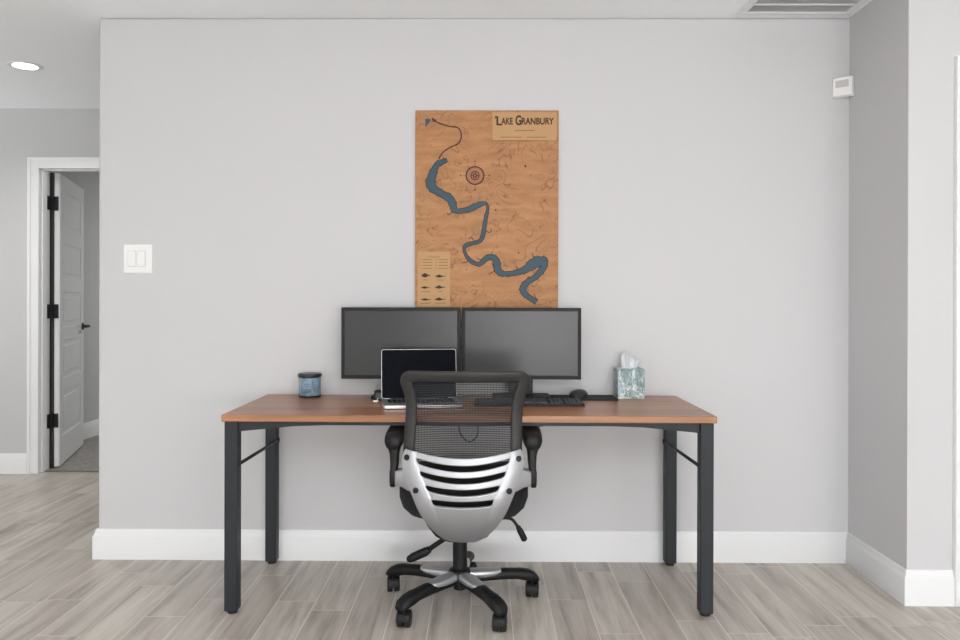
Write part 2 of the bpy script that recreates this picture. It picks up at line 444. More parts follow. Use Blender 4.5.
# little dark marks over the board
rr = random.Random(5)
for x, y, s in ((525.5, 165.5, 2.4), (530.5, 175, 1.2), (510, 184.5, 1.2), (519, 252, 1.6), (540.5, 226, 1.2), (543.5, 224.5, 1), (496, 209.5, 2), (424, 201, .9), (546, 196, .8), (467, 269, 1.2), (490, 181, .8), (503, 150, .8)):
    q = mp(x, y); k = s*.5*MS; bm = NB()
    prism(bm, [(q[0]-k, q[1]), (q[0], q[1]-k), (q[0]+k, q[1]), (q[0]+k*.4, q[1]+k*1.2), (q[0]-k*.6, q[1]+k)], MY-.0005, MY+.0005); obj('map_mark', bm, ENGR, lm)
bm = NB()
for i, pts in enumerate((wide, tail, branch)): ribbon(bm, pts, MY-.0012-.0003*i, -.1)
o = obj('lake', bm, LAKE, lm); o['label'] = 'blue lake inlay'
bm = NB()
q = [mp(*p) for p in ((425, 118.2), (430.6, 118.2), (430.2, 121), (427.6, 124), (426, 127)) ]
prism(bm, q, MY-.0012, MY+.0005)
o = obj('pond', bm, LAKE, lm); o['label'] = 'small blue pond inlay'
# compass rose
bm = NB(); cq = mp(475.2, 174.8)
def ring(bm, c, r0, r1, y, n=40):
    loft(bm, [[(c[0]+r*math.cos(2*PI*t/n), yy, c[1]+r*math.sin(2*PI*t/n)) for t in range(n)] for r, yy in ((r0, MY+.0005), (r0, y), (r1, y), (r1, MY+.0005))], closed=True)
ring(bm, cq, 8.2*MS, 9.5*MS, MY-.0007); ring(bm, cq, 3.6*MS, 4.6*MS, MY-.0007); ring(bm, cq, 1.0*MS, 2.0*MS, MY-.0007)
b2 = NB(); cyl(b2, (cq[0], MY-.0003, cq[1]), (cq[0], MY+.0005, cq[1]), 8.6*MS, n=40); o = obj('compass_face', b2, mat('compass_stain', rgb(160, 108, 78), .7), lm)
for k in range(8):
    a = k*PI/4; R = (4.4 if k % 2 == 0 else 3.4)*MS; w = .7*MS
    d = Vector((math.cos(a), math.sin(a))); nn = Vector((-d.y, d.x)); c = Vector(cq)
    p = [c+d*1.4*MS+nn*w, c+d*R, c+d*1.4*MS-nn*w]; prism(bm, [tuple(x) for x in p], MY-.0005, MY+.0005)
for k in range(32):
    a = k*PI/16; d = Vector((math.cos(a), math.sin(a))); nn = Vector((-d.y, d.x)); c = Vector(cq)
    p = [c+d*7.3*MS+nn*.12*MS, c+d*8.5*MS+nn*.12*MS, c+d*8.5*MS-nn*.12*MS, c+d*7.3*MS-nn*.12*MS]; prism(bm, [tuple(x) for x in p], MY-.0004, MY+.0005)
for k in range(4):
    a = k*PI/2; d = Vector((math.cos(a), math.sin(a))); nn = Vector((-d.y, d.x)); c = Vector(cq)
    p = [c+d*9.2*MS+nn*.2*MS, c+d*12*MS+nn*.2*MS, c+d*12*MS-nn*.2*MS, c+d*9.2*MS-nn*.2*MS]; prism(bm, [tuple(x) for x in p], MY-.0004, MY+.0005)
    c2 = c+d*14.2*MS; p = [c2+Vector((-.6, -.8))*MS, c2+Vector((.6, -.8))*MS, c2+Vector((.6, .8))*MS, c2+Vector((-.6, .8))*MS]; prism(bm, [tuple(x) for x in p], MY-.0004, MY+.0005)
o = obj('compass_rose', bm, ENGR, lm); o['label'] = 'dark engraved compass rose'
# title plaque
a, b = mp(492.4, 111.8), mp(556.6, 139.8)
pq = obj('title_plaque', B(a[0], b[0], MY-.006, MY+.0005, b[1], a[1]), PLAQ, lm, bevel=.0006)
pq['label'] = 'pale raised title board'
PY = MY-.006
def text(body, size, x, z, sx, m, parent, name, y):
    c = bpy.data.curves.new(name, 'FONT'); c.body = body; c.size = size; c.extrude = .0003; c.offset = size*.03
    o = bpy.data.objects.new(name, c); COL.objects.link(o)
    bpy.context.view_layer.update()
    dg = bpy.context.evaluated_depsgraph_get()
    me = bpy.data.meshes.new_from_object(o.evaluated_get(dg))
    bpy.data.objects.remove(o); 
    xs = [v.co.x for v in me.vertices]; w0, w1 = min(xs), max(xs)
    me.transform(Matrix.Translation((x, y, z)) @ Matrix.Rotation(PI/2, 4, 'X') @ Matrix.Diagonal((sx/(w1-w0), 1, 1, 1)) @ Matrix.Translation((-w0, 0, 0)))
    return me
def joined(name, mes, m, parent):
    bm = NB()
    for me in mes: bm.from_mesh(me)
    return obj(name, bm, m, parent)
def T(s, x0, x1, base, cap):          # text between two map columns with a given cap height (map units)
    p = mp(x0, base); return text(s, cap*MS/.70, p[0], p[1], (x1-x0)*MS, ENGR, pq, 'lettering', PY-.0003)
mes = [T('L', 496.4, 502.0, 124.6, 8.6), T('AKE', 501.2, 512.8, 123.8, 6.4), T('G', 515.4, 521.4, 124.3, 9.2), T('RANBURY', 521.6, 553.8, 123.8, 6.4)]
bm = NB()
for me in mes: bm.from_mesh(me)
for p in ((495.2, 115.6, 496.9, 116.9), (495.0, 116.2, 495.9, 118.4)):    # curled serif of the first letter
    q0, q1 = mp(p[0], p[1]), mp(p[2], p[3]); box(bm, q0[0], q1[0], PY-.0005, PY+.0002, q1[1], q0[1])
obj('lettering', bm, ENGR, pq)
bm = NB(); rr = random.Random(11)
def dashes(bm, x0, x1, y, hgt, base, step=1.0):
    x = x0
    while x < x1:
        w = rr.uniform(.45, .95)*step
        q0, q1 = mp(x, y-hgt/2*rr.uniform(.6, 1)), mp(min(x+w, x1), y+hgt/2)
        box(bm, q0[0], q1[0], base-.0004, base+.0004, q1[1], q0[1]); x += w+.22*step
for x0, x1, y in ((515, 534.5, 130), (500.5, 521.5, 136.6), (527, 546.5, 136.6)):
    bm = NB(); dashes(bm, x0, x1, y, 1.0, PY); obj('engraved_line', bm, ENGL, pq)
# legend plaque with six fish
a, b = mp(418, 251), mp(450.6, 306.5)
lq = obj('legend_plaque', B(a[0], b[0], MY-.002, MY+.0005, b[1], a[1]), PLAQ, lm, bevel=.0006)
lq['label'] = 'pale legend panel with fish silhouettes'
LY = MY-.002
LN = [(429, 440, 256.3)]
for y in (259, 261.7, 264.7, 267.7): LN += [(419.6, 420.9, y), (423, 432.5, y), (436, 437.2, y), (439, 448.3, y)]
for x, y, w in ((426, 279.3, 4.6), (441, 279.3, 7), (426, 291, 9), (441, 291, 4), (426, 302.6, 10), (441, 302.6, 11)): LN.append((x-w/2, x+w/2, y))
for x0, x1, y in LN:
    bm = NB(); dashes(bm, x0, x1, y, .8, LY); obj('engraved_line', bm, ENGL, lq)
def fish(cx, cy, L, Hh, fin):
    up, dn = [], []
    for i in range(11):
        t = i/10; x = cx-L/2+t*L*.82
        hgt = Hh*(math.sin(PI*min(1, t*.93+.06))**.75)
        hgt = max(hgt, Hh*.14)
        f = fin*Hh*max(0, 1-abs(t-.45)/.22)
        up.append((x, cy-hgt*.5-f)); dn.append((x, cy+hgt*.5+f*.3))
    tailp = [(cx+L/2, cy-Hh*.42), (cx+L*.42, cy), (cx+L/2, cy+Hh*.42)]
    return up+tailp+dn[::-1]
for x, y, L, hh, fn in ((426.4, 274.8, 8.6, 3.9, .15), (441, 275.6, 10.4, 2.2, .4), (426.2, 287, 9.2, 1.8, .35), (440.8, 286.6, 10.4, 2.4, .45), (426.6, 298.9, 10, 1.9, .2), (440.8, 298.6, 10.8, 2.2, .4)):
    bm = NB(); prism(bm, [mp(*p) for p in fish(x, y, L, hh, fn)], LY-.0004, LY+.0004)
    obj('fish', bm, ENGR, lq)

# ------------------------------------------------------------------ monitors
def make_monitor(label):
    m = thing('monitor', label, 'computer monitor', (0, 0, DH), 0, 'monitors on the desk')
    w, h, z0 = .517, .310, .0825
    bm = NB(); box(bm, -w/2, w/2, -.001, .026, z0, z0+h)
    box(bm, -w*.36, w*.36, .025, .046, z0+.04, z0+h-.05)
    obj('housing', bm, BEZEL, m, bevel=.004)
    bm = NB(); bz, bb = .0145, .0165; y0 = -.0045
    for a in ((-w/2, w/2, z0, z0+bb), (-w/2, w/2, z0+h-bz, z0+h), (-w/2, -w/2+bz, z0+bb-.001, z0+h-bz+.001), (w/2-bz, w/2, z0+bb-.001, z0+h-bz+.001)):
        box(bm, a[0], a[1], y0, .002, a[2], a[3])
    obj('bezel', bm, BEZEL, m, bevel=.0012)
    obj('screen', B(-w/2+bz-.001, w/2-bz+.001, -.0022, .001, z0+bb-.001, z0+h-bz+.001), SCREEN, m)
    bm = NB(); box(bm, -.052, .052, .040, .058, .006, z0+.20)
    obj('neck', bm, BLKP, m, bevel=.003)
    bm = NB(); loft(bm, [[(x, y+.018, z) for x, y in rrect(.125, .080, .02)] for z in (0, .012)])
    obj('stand_base', bm, BLKP, m, bevel=.002)
    return m
def copy_tree(o, parent=None):
    c = o.copy(); COL.objects.link(c)
    if parent: c.parent = parent
    for ch in list(o.children): copy_tree(ch, c)
    return c
m1 = make_monitor('black desktop monitor standing behind the laptop, under the map legend')
m2 = copy_tree(m1); m2['label'] = 'black desktop monitor standing behind the keyboard and mouse pad'
m1.location = (-.3530, -.122, DH+.0005); m1.rotation_euler[2] = math.radians(.6)
m2.location = (.1690, -.122, DH+.0005); m2.rotation_euler[2] = math.radians(-.6)

# ------------------------------------------------------------------ laptop
lap = thing('laptop', 'open silver laptop with dark screen standing in front of a monitor', 'laptop', (-.262, -.245, DH+.0005), math.radians(9))
LW, LD = .316, .205
bm = NB(); loft(bm, [[(x, y-LD/2, z) for x, y in rrect(LW/2-i, LD/2-i, .012-i)] for z, i in ((0, .004), (.003, 0), (.014, 0), (.0150, .001))])
obj('base', bm, ALU, lap, smooth=True); smooth_by_angle(lap.children[0], 40)
bm = NB()
for r in range(6):
    for c in range(14):
        x = -.135+c*.0193; y = -.030-r*.0175
        box(bm, x, x+.0165, y-.0145, y, .0145, .0162)
obj('keys', bm, BLKP, lap)
obj('trackpad', B(-.055, .055, -.196, -.140, .0145, .0154), mat('trackpad_glass', rgb(170, 170, 172), .3, metal=.5), lap)
bm = NB(); cyl(bm, (-.12, .001, .014), (.12, .001, .014), .005, n=10); obj('hinge', bm, BLKP, lap, smooth=True)
tilt = math.radians(11); LH = .206
bm = NB(); loft(bm, [[(x, y2, z+LH/2) for x, z in rrect(LW/2, LH/2, .010)] for y2 in (0, .0055)])
lid = obj('lid', bm, ALU, lap, bevel=.001, loc=(0, .001, .0152), rot=(-tilt, 0, 0))
bm = NB(); loft(bm, [[(x, y2, z+LH/2) for x, z in rrect(LW/2-.0022, LH/2-.0022, .008)] for y2 in (-.0008, .001)])
obj('screen', bm, LSCR, lid)

# docking station and its white lead
dock = thing('docking_station', 'small black docking box on desk behind laptop edge', 'dock', (-.412, -.2135, DH+.0005), 0)
obj('case', B(-.042, .042, -.022, .022, .002, .044), BLKP, dock, bevel=.004)
obj('port_panel', B(-.034, .034, -.0235, -.021, .010, .034), mat('port_metal', rgb(70, 70, 72), .4, metal=.5), dock)
lead = thing('usb_cable', 'short white cable plugged between docking box and laptop', 'cable', (-.44, -.2, DH))
bm = NB(); tube(bm, spline([(.004, -.034, .014), (.002, -.050, .009), (.001, -.070, .008), (.002, -.088, .0085)]), .0022)
obj('wire', bm, WHITEP, lead, smooth=True)
bm = NB(); box(bm, -.010, .012, -.093, -.084, .0045, .0115); obj('plug', bm, WHITEP, lead, bevel=.001)

# ------------------------------------------------------------------ keyboard, pad, mouse
kb = thing('keyboard', 'flat black computer keyboard lying in front of the mouse pad', 'keyboard', (.190, -.305, DH+.0005))
bm = NB(); loft(bm, [[(x, y, z*(1+.25*(y+.066)/.132)) for x, y in rrect(.222-i, .066-i, .010-i)] for z, i in ((0.001, 0), (.008, 0), (.0115, .003))])
o = obj('keyboard_case', bm, BLKP, kb); smooth_by_angle(o, 30)
bm = NB()
for r in range(6):
    yb = .052 - r*.0182 - (.004 if r > 0 else 0)
    segs = [(-.210, .075, 15), (.083, .137, 3), (.145, .212, 4)]
    for si, (xa, xb, n) in enumerate(segs):
        if r == 5 and si == 0:
            cells = [(-.210, -.186), (-.184, -.162), (-.160, -.138), (-.136, -.024), (-.022, 0), (.002, .024), (.026, .048), (.050, .075)]
        else:
            w = (xb-xa)/n; cells = [(xa+i*w, xa+(i+1)*w-.0018) for i in range(n)]
        for a, b in cells:
            zz = .0115*(1+.25*(yb-.008+.066)/.132)
            vs = box(bm, a, b, yb-.0162, yb, zz-.002, zz+.005)
            for v in vs[4:]:
                v.co.x += .0016 if v.co.x < (a+b)/2 else -.0016
                v.co.y += .002 if v.co.y < yb-.008 else -.0012
obj('keys', bm, KEYM, kb)
pad = obj('mouse_pad', B(-.14, .14, -.083, .083, 0, .004), PADM, None, loc=(.440, -.104, DH+.0005), bevel=.0015)
tag(pad, 'black rectangular mouse pad beside the tissue box', 'mouse pad')
mo = thing('computer_mouse', 'black computer mouse resting on the pad', 'mouse', (.420, -.090, DH+.0045), math.radians(-38))
bm = NB(); rings = []
for i in range(13):
    t = i/12; y = -.055+.11*t
    w = .036*(math.sin(PI*(.06+.88*t))**.42)*(1-.10*math.cos(2*PI*t)); hh = .028*(math.sin(PI*(.10+.80*(1-t)**.8))**.7)+.003
    rings.append([(w*math.cos(a)*(1 if math.sin(a) > 0 else 1), y, .001 + hh*max(0, math.sin(a))**.8) for a in [PI*k/12 for k in range(13)]])
loft(bm, rings); obj('shell', bm, MOUSEM, mo, smooth=True); smooth_by_angle(mo.children[0], 50)
bm = NB(); cyl(bm, (-.004, .030, .026), (.004, .030, .026), .009, n=16); bm.transform(Matrix.Translation((0, 0, -.007))); obj('scroll_wheel', bm, BLKG, mo, smooth=True)

# ------------------------------------------------------------------ tissue box
def tissue_mat():
    m = mat('leafy_carton', rgb(120, 160, 160), .55); nt = m.node_tree; b = nt.nodes['Principled BSDF']
    v = mapping(nt, (1, 1, 1)); v2 = mapping(nt, (1, 1, .35), rot=(.3, .9, .2)); v3 = mapping(nt, (.35, 1, 1), rot=(.3, .9, .2), loc=(2, 1, 0))
    n = noise(nt, v, 26, 4, .6); r = ramp(nt, [(.3, rgb(104, 128, 126)), (.5, rgb(140, 160, 161)), (.66, rgb(170, 186, 194))]); nt.links.new(n, r.inputs[0])
    c = r.outputs[0]
    for vv, col, sc in ((v2, rgb(228, 234, 234), 20), (v3, rgb(216, 224, 222), 24), (v2, rgb(84, 108, 94), 30)):
        n2 = noise(nt, vv, sc, 1.5, .5, 1.2); r2 = ramp(nt, [(.46, (0, 0, 0, 1)), (.5, (.9, .9, .9, 1)), (.54, (0, 0, 0, 1))]); nt.links.new(n2, r2.inputs[0])
        c = mixc(nt, c, col, r2.outputs[0])
    nt.links.new(c, b.inputs['Base Color']); return m
tb = thing('tissue_box', 'cube tissue box with green leafy print and tissue pulled up', 'tissue box', (.644, -.072, DH+.0005))
TCARD = tissue_mat()
obj('carton', B(-.058, .058, -.057, .057, 0, .128), TCARD, tb, bevel=.0015)
bm = NB(); loft(bm, [[(x, y, z) for x, y in rrect(.038, .020, .019)] for z in (.1275, .1288)])
obj('slot_film', bm, mat('slot_film', rgb(190, 196, 198), .4), tb)
bm = NB()   # crumpled sheet: a fan of folds, pointed to one side
N, M = 22, 9
tipz = [.050, .066, .076, .074, .060, .049, .046, .044, .041, .040, .036]
grid = []
for i in range(N+1):
    u = i/N; row = []
    k = u*(len(tipz)-1); k0 = min(int(k), len(tipz)-2); hz = tipz[k0]+(tipz[k0+1]-tipz[k0])*(k-k0)
    for j in range(M+1):
        v = j/M
        x = (-.030+.055*u)*(1-v) + (-.036+.092*u if hz < .055 else -.036+.092*u)*v
        y = .012*math.sin(u*11+v*1.5)*(.35+.65*v) + .004*math.sin(u*23+v*5) - .010*v*math.cos(u*5)
        row.append(bm.verts.new((x, y, .120+(hz+.006)*v)))
    grid.append(row)
for i in range(N):
    for j in range(M): bm.faces.new((grid[i][j], grid[i+1][j], grid[i+1][j+1], grid[i][j+1]))
obj('tissue', bm, TISS, tb, smooth=True, solid=.0006)

# ------------------------------------------------------------------ candle jar
def jar_mat():
    m = mat('blue_label', rgb(110, 150, 172), .25, coat=.4); nt = m.node_tree; b = nt.nodes['Principled BSDF']
    n = noise(nt, mapping(nt, (1, 1, .5)), 45, 3, .6, .5)
    r = ramp(nt, [(.3, rgb(84, 106, 132)), (.5, rgb(108, 136, 156)), (.7, rgb(138, 168, 178))]); nt.links.new(n, r.inputs[0])
    nt.links.new(r.outputs[0], b.inputs['Base Color']); return m
cj = thing('candle_jar', 'round blue candle jar with flat black lid', 'candle', (-.757, -.088, DH+.0005))
bm = NB(); lathe(bm, [(.040, .001), (.0455, .003), (.0475, .008), (.0478, .080), (.046, .086), (.044, .088)], n=40)
o = obj('jar', bm, jar_mat(), cj); smooth_by_angle(o, 45)
bm = NB(); lathe(bm, [(.044, 0), (.0478, .001), (.0483, .006), (.0478, .008)], n=40); o = obj('base_ring', bm, BLKP, cj); smooth_by_angle(o, 45)
bm = NB(); lathe(bm, [(.044, .086), (.0505, .087), (.0518, .089), (.0518, .099), (.050, .1015), (.047, .1025), (.045, .1015), (.020, .1015)], n=40)
o = obj('lid', bm, mat('lid_metal', rgb(48, 47, 47), .35, metal=.4), cj); smooth_by_angle(o, 45)
bm = NB(); a0 = math.radians(-92)
rg = []
for i in range(9):
    a = a0 + (i/8-.5)*.85
    rg.append([(.0481*math.cos(a), .0481*math.sin(a), z) for z in (.022, .072)])
vs = [[bm.verts.new(p) for p in r] for r in rg]
for i in range(8): bm.faces.new((vs[i][0], vs[i+1][0], vs[i+1][1], vs[i][1]))
o = obj('jar_label', bm, mat('pale_label', rgb(126, 152, 170), .4), cj, smooth=True, solid=.0004)
bm = NB()
for z, k, w in ((.058, 7, .60), (.050, 6, .52), (.036, 4, .3)):      # indistinct lines of print
    for i in range(k):
        a = a0 + (i-(k-1)/2)*w/k; r = .0486
        ca, sa = math.cos(a), math.sin(a); c = Vector((r*ca, r*sa, z)); t = Vector((-sa, ca, 0))*.0014; nrm = Vector((ca, sa, 0))*.0003
        loft(bm, [[c-t-nrm+Vector((0, 0, -.002)), c+t-nrm+Vector((0, 0, -.002)), c+t-nrm+Vector((0, 0, .002)), c-t-nrm+Vector((0, 0, .002))],
                  [c-t+nrm+Vector((0, 0, -.002)), c+t+nrm+Vector((0, 0, -.002)), c+t+nrm+Vector((0, 0, .002)), c-t+nrm+Vector((0, 0, .002))]])
obj('print', bm, mat('print_ink', rgb(74, 96, 116), .5), o)

# ------------------------------------------------------------------ cables under the desk
bm = NB(); tube(bm, spline([(-.101, -.20, .722), (-.100, -.20, .66), (-.094, -.20, .61), (-.070, -.20, .577), (-.043, -.20, .574), (-.020, -.20, .598), (-.018, -.20, .64), (-.028, -.20, .69), (-.032, -.20, .722)]), .0028)
tag(obj('power_cable', bm, BLKG, None, smooth=True), 'thin black cable hanging in a loop below desk, seen through chair mesh', 'cable')
bm = NB(); tube(bm, spline([(.15, -.42, .72), (.165, -.42, .690), (.20, -.42, .676), (.24, -.42, .676), (.262, -.42, .690), (.268, -.42, .72)]), .003)
tag(obj('power_cable', bm, BLKG, None, smooth=True), 'short black cable sagging under desk edge above chair armrest', 'cable')

# ------------------------------------------------------------------ wall and ceiling fittings
sw = thing('light_switch', 'white square plate with two rocker switches on the wall', 'light switch', (-1.5516, 0, 1.3518))
obj('plate', B(-.0645, .0645, -.006, -.0002, -.0645, .0645), WHITEP, sw, bevel=.0025)
for x, tl in ((-.0265, .05), (.0165, -.05)):
    obj('rocker_surround', B(x-.0200, x+.0200, -.0068, -.005, -.037, .037), mat('surround', rgb(214, 214, 213), .4), sw)
    bm = NB(); box(bm, -.0165, .0165, -.0045, .004, -.0335, .0335)
    obj('rocker', bm, WHITEP, sw, loc=(x, -.0066, 0), rot=(tl, 0, 0), bevel=.001)
# corner sensor
sn = thing('wall_sensor', 'small white sensor box fixed high in the wall corner', 'sensor', (XR+.012, -.002, 2.122), math.radians(-40))
bm = NB(); 
poly = [(-.043, -.044), (.043, -.044), (.043, .044), (-.043, .044)]
loft(bm, [[(x-.026, -.030, z) for x, z in poly], [(x-.026, -.056, z) for x, z in poly], [(x*.88-.026, -.064, z*.9) for x, z in poly]])
sb = obj('sensor_body', bm, WHITEP, sn, bevel=.003)
obj('sensor_window', B(-.026-.027, -.026+.027, -.0655, -.060, -.004, .028), mat('sensor_lens', rgb(196, 196, 195), .5), sn, bevel=.001)
bm = NB(); box(bm, -.066, -.006, -.032, -.006, -.034, .034); obj('bracket', bm, WHITEP, sn)

# ceiling vent
vt = thing('ceiling_vent', 'white louvred air return grille in ceiling beside the corner', 'air vent', (1.366, -.30, H))
bm = NB()
vx, vy, fr = .247, .245, .034
for a in ((-vx, vx, vy-fr, vy), (-vx, vx, -vy, -vy+fr), (-vx, -vx+fr, -vy+fr-.001, vy-fr+.001), (vx-fr, vx, -vy+fr-.001, vy-fr+.001)):
    box(bm, a[0], a[1], a[2], a[3], -.010, -.0005)
obj('frame', bm, TRIM, vt, bevel=.003)
bm = NB()
ys = [vy-fr, .127, .044, -.044, -.127, -vy+fr]
for y in ys[1:-1]: box(bm, -vx+fr, vx-fr, y-.006, y+.006, -.009, -.002)
n = 58
for i in range(n):
    x = -vx+fr + (i+.5)*(2*(vx-fr))/n
    v = box(bm, x-.0008, x+.0008, -vy+fr, vy-fr, -.0085, -.0015)
    for q in v[4:]: q.co.x += .0022
obj('grille', bm, TRIM, vt)
obj('duct_shade_sheet', B(-vx+fr-.002, vx-fr+.002, -vy+fr-.002, vy-fr+.002, -.0015, -.0006), DARKV, vt)  # grey sheet painted as the shaded void behind the fins

# recessed downlights (the visible one in the hall)
def downlight(x, y, label, power):
    t = thing('recessed_light', label, 'ceiling light', (x, y, H), 0, 'recessed ceiling lights')
    bm = NB(); lathe(bm, [(.060, -.0005), (.062, -.004), (.084, -.004), (.088, -.0005)], n=40); bm.faces.ensure_lookup_table()
    o = obj('trim_ring', bm, TRIM, t, smooth=True)
    bm = NB(); lathe(bm, [(.062, -.0045), (.062, -.0010)], n=40); obj('lens', bm, LENS, t)
    l = bpy.data.lights.new('downlight', 'AREA'); l.shape = 'DISK'; l.size = .12; l.energy = power; l.color = (1, .97, .93); l.spread = math.radians(150)
    lo = bpy.data.objects.new('downlight', l); COL.objects.link(lo); lo.location = (x, y, H-.02)
    return t
downlight(-2.493, .712, 'round glowing recessed downlight in the hallway ceiling', 9)

# small plate on the far room's side wall
wp = obj('wall_plate', B(-.0005, .006, -.037, .037, -.06, .06), WHITEP, None, loc=(-3.3, 3.19, .43), bevel=.002)
tag(wp, 'small white outlet plate low on the wall beyond the open door', 'outlet')

# ------------------------------------------------------------------ office chair
CX, CY = -.068, -.494
ch = thing('office_chair', 'black mesh-back swivel chair with silver lumbar shell, at the desk', 'office chair', (CX, CY, 0))
BX = -.016       # the base sits a touch left of the backrest
# silver shell with four slots
SH = [(.611, .6315, .6385, .1657, .2030, -.250), (.5845, .609, .628, .1652, .2105, -.256), (.566, .592, .607, .1615, .2165, -.260),
      (.544, .5655, .580, .1507, .2150, -.265), (.526, .548, .556, .1453, .2095, -.268), (.5045, .5185, .529, .1295, .1990, -.270),
      (.484, .4995, .505, .1224, .1885, -.271), (.464, .4695, .477, .1084, .1766, -.270), (.4425, .448, .454, .1016, .1675, -.267),
      (.408, .412, .416, .0914, .1511, -.258), (.3637, .3676, .3714, .0744, .1275, -.234), (.3225, .3246, .3302, .0573, .1003, -.190), (.2790, .2810, .2870, .0327, .0581, -.135)]
# extra edge loops hold the slots' crisp rims
S2 = []
def lerp(a, b, t): return tuple(p+(q-p)*t for p, q in zip(a, b))
SLOT = set()
for i, r in enumerate(SH):
    if i in (1, 3, 5, 7):
        S2.append(lerp(SH[i-1], r, .82)); SLOT.add(len(S2)); S2.append(r); S2.append(lerp(r, SH[i+1], .5))
        SLOT.add(len(S2)-1)
    elif i in (2, 4, 6, 8):
        S2.append(r); S2.append(lerp(r, SH[i+1], .18 if i < 8 else .06))
    else:
        S2.append(r)
        if i == 0: S2.append(lerp(r, SH[1], .15))
SH = S2
bm = NB(); rows = []
us = [0, .25, .5, .75, .9, .97, 1.0]           # up to the slot end
for zc, ze, zo, hs, ho, yl in SH:
    half = []
    ri = len(rows); pair = None
    if ri in SLOT: pair = SH[ri+1]
    elif ri-1 in SLOT: pair = SH[ri-1]
    for u in us:
        zz = zc+(ze-zc)*u*u
        if pair and u > .88:                  # rounded slot ends
            zp = pair[0]+(pair[1]-pair[0])*u*u; m_ = (zz+zp)/2
            zz = m_+(zz-m_)*{.9: .96, .97: .74, 1.0: .34}.get(u, 1)
        half.append((u*hs, zz))
    for t in (.10, .40, .75, .95, 1.0):
        half.append((hs+(ho-hs)*t, ze+(zo-ze)*t))
    full = [(-x, z) for x, z in half[:0:-1]] + half
    vr = []
    for x, z in full:
        q = abs(x)/max(ho, .001)
        y = yl + .9*x*x*(1.0) * (1 if z > .4 else 1.4)
        e = (abs(x)-hs)/max(1e-6, ho-hs)
        if e > 0: y += -.006*math.sin(PI*min(1, e*.9+.08)) * (1 if z > .40 else .3)
        vr.append(bm.verts.new((x, y, z)))
    rows.append(vr)
nc = len(rows[0]); mid = nc//2; ns = len(us)-1
for i in range(len(rows)-1):
    for j in range(nc-1):
        inside = mid-ns <= j < mid+ns
        if i in SLOT and inside: continue
        bm.faces.new((rows[i][j], rows[i][j+1], rows[i+1][j+1], rows[i+1][j]))
sh = obj('back_shell', bm, SILV, ch, solid=.012, subsurf=2); sh['label'] = 'silver slotted lumbar shell'
for x, z, y in ((-.199, .612, -.237), (.198, .609, -.237), (-.165, .501, -.262), (.164, .500, -.262)):
    bm = NB(); cyl(bm, (x, y+.01, z), (x, y-.006, z), .0105, .0095, n=20)
    o = obj('bolt', bm, BLKP, sh, bevel=.002)
# brackets that carry the arms
for s in (-1, 1):
    bm = NB()
    rings = []
    for x, z0, z1, ya, yb in ((.165, .482, .605, -.240, -.212), (.195, .492, .590, -.236, -.200), (.218, .503, .566, -.228, -.180), (.2445, .505, .557, -.214, -.160)):
        rings.append([(s*x, ya+.006, z0), (s*x, ya, z0+.008), (s*x, ya, z1-.008), (s*x, ya+.006, z1), (s*x, yb, z1), (s*x, yb, z0)])
    loft(bm, rings); o = obj('arm_bracket', bm, SILV, ch, bevel=.003); o['label'] = 'silver arm bracket'
# mesh backrest frame: inverted U
def byy(z): # side profile of the back
    pts = [(.60, -.222), (.65, -.222), (.74, -.215), (.80, -.222), (.86, -.242), (.925, -.268)]
    for (a, ya), (b, yb) in zip(pts[:-1], pts[1:]):
        if z <= b: t = max(0, (z-a)/(b-a)); return ya+(yb-ya)*t
    return pts[-1][1]
path = []   # (x, z, half width)
left = [(-.190, .590), (-.189, .65), (-.187, .70), (-.1845, .745), (-.184, .79), (-.189, .83), (-.197, .858), (-.203, .872)]
arc = []
for k in range(1, 6):
    a = PI - k*PI/2/6; arc.append((-.184+.0215*math.cos(a), .8785+.0215*math.sin(a)))
topl = [(-.17, .8995), (-.12, .8995), (-.06, .9000), (0, .9005)]
half = left + arc + topl
full = half + [(-x, z) for x, z in half[-2::-1]]
def widen(x, z):
    t = max(0, min(1, (z-.65)/.23)); k = abs(x)/.2
    return (x+math.copysign(.004+.0035*t, x)*min(1, k)+(-.002+.0095*t), z)
full = [widen(x, z) for x, z in full]
bm = NB(); rings = []
for i, (x, z) in enumerate(full):
    a, b = full[max(i-1, 0)], full[min(i+1, len(full)-1)]
    d = Vector((b[0]-a[0], b[1]-a[1])).normalized(); nn = Vector((-d.y, d.x))
    w = .0215; t = .014; ring_ = []
    for k in range(12):
        an = 2*PI*k/12; c, s_ = math.cos(an), math.sin(an)
        e = lambda q: math.copysign(abs(q)**.65, q)
        px_, pz_ = x+nn.x*w*e(c), z+nn.y*w*e(c)
        bow = .040*(1-(px_/.2)**2) if False else .030*(px_/.21)**2
        ring_.append((px_, byy(pz_)-.0+bow+t*e(s_), pz_))
    rings.append(ring_)
loft(bm, rings)
fr_ = obj('backrest_frame', bm, CHF, ch, smooth=True)
for x, z in ((-.182, .875), (-.183, .79), (-.186, .69), (.182, .875), (.183, .79), (.186, .69), (0, .8995)):
    x, z = widen(x, z); y = byy(z)+.030*(x/.21)**2-.0145
    bm = NB(); cyl(bm, (x, y+.004, z), (x, y-.001, z), .0045, n=12); obj('screw', bm, BLKG, fr_)
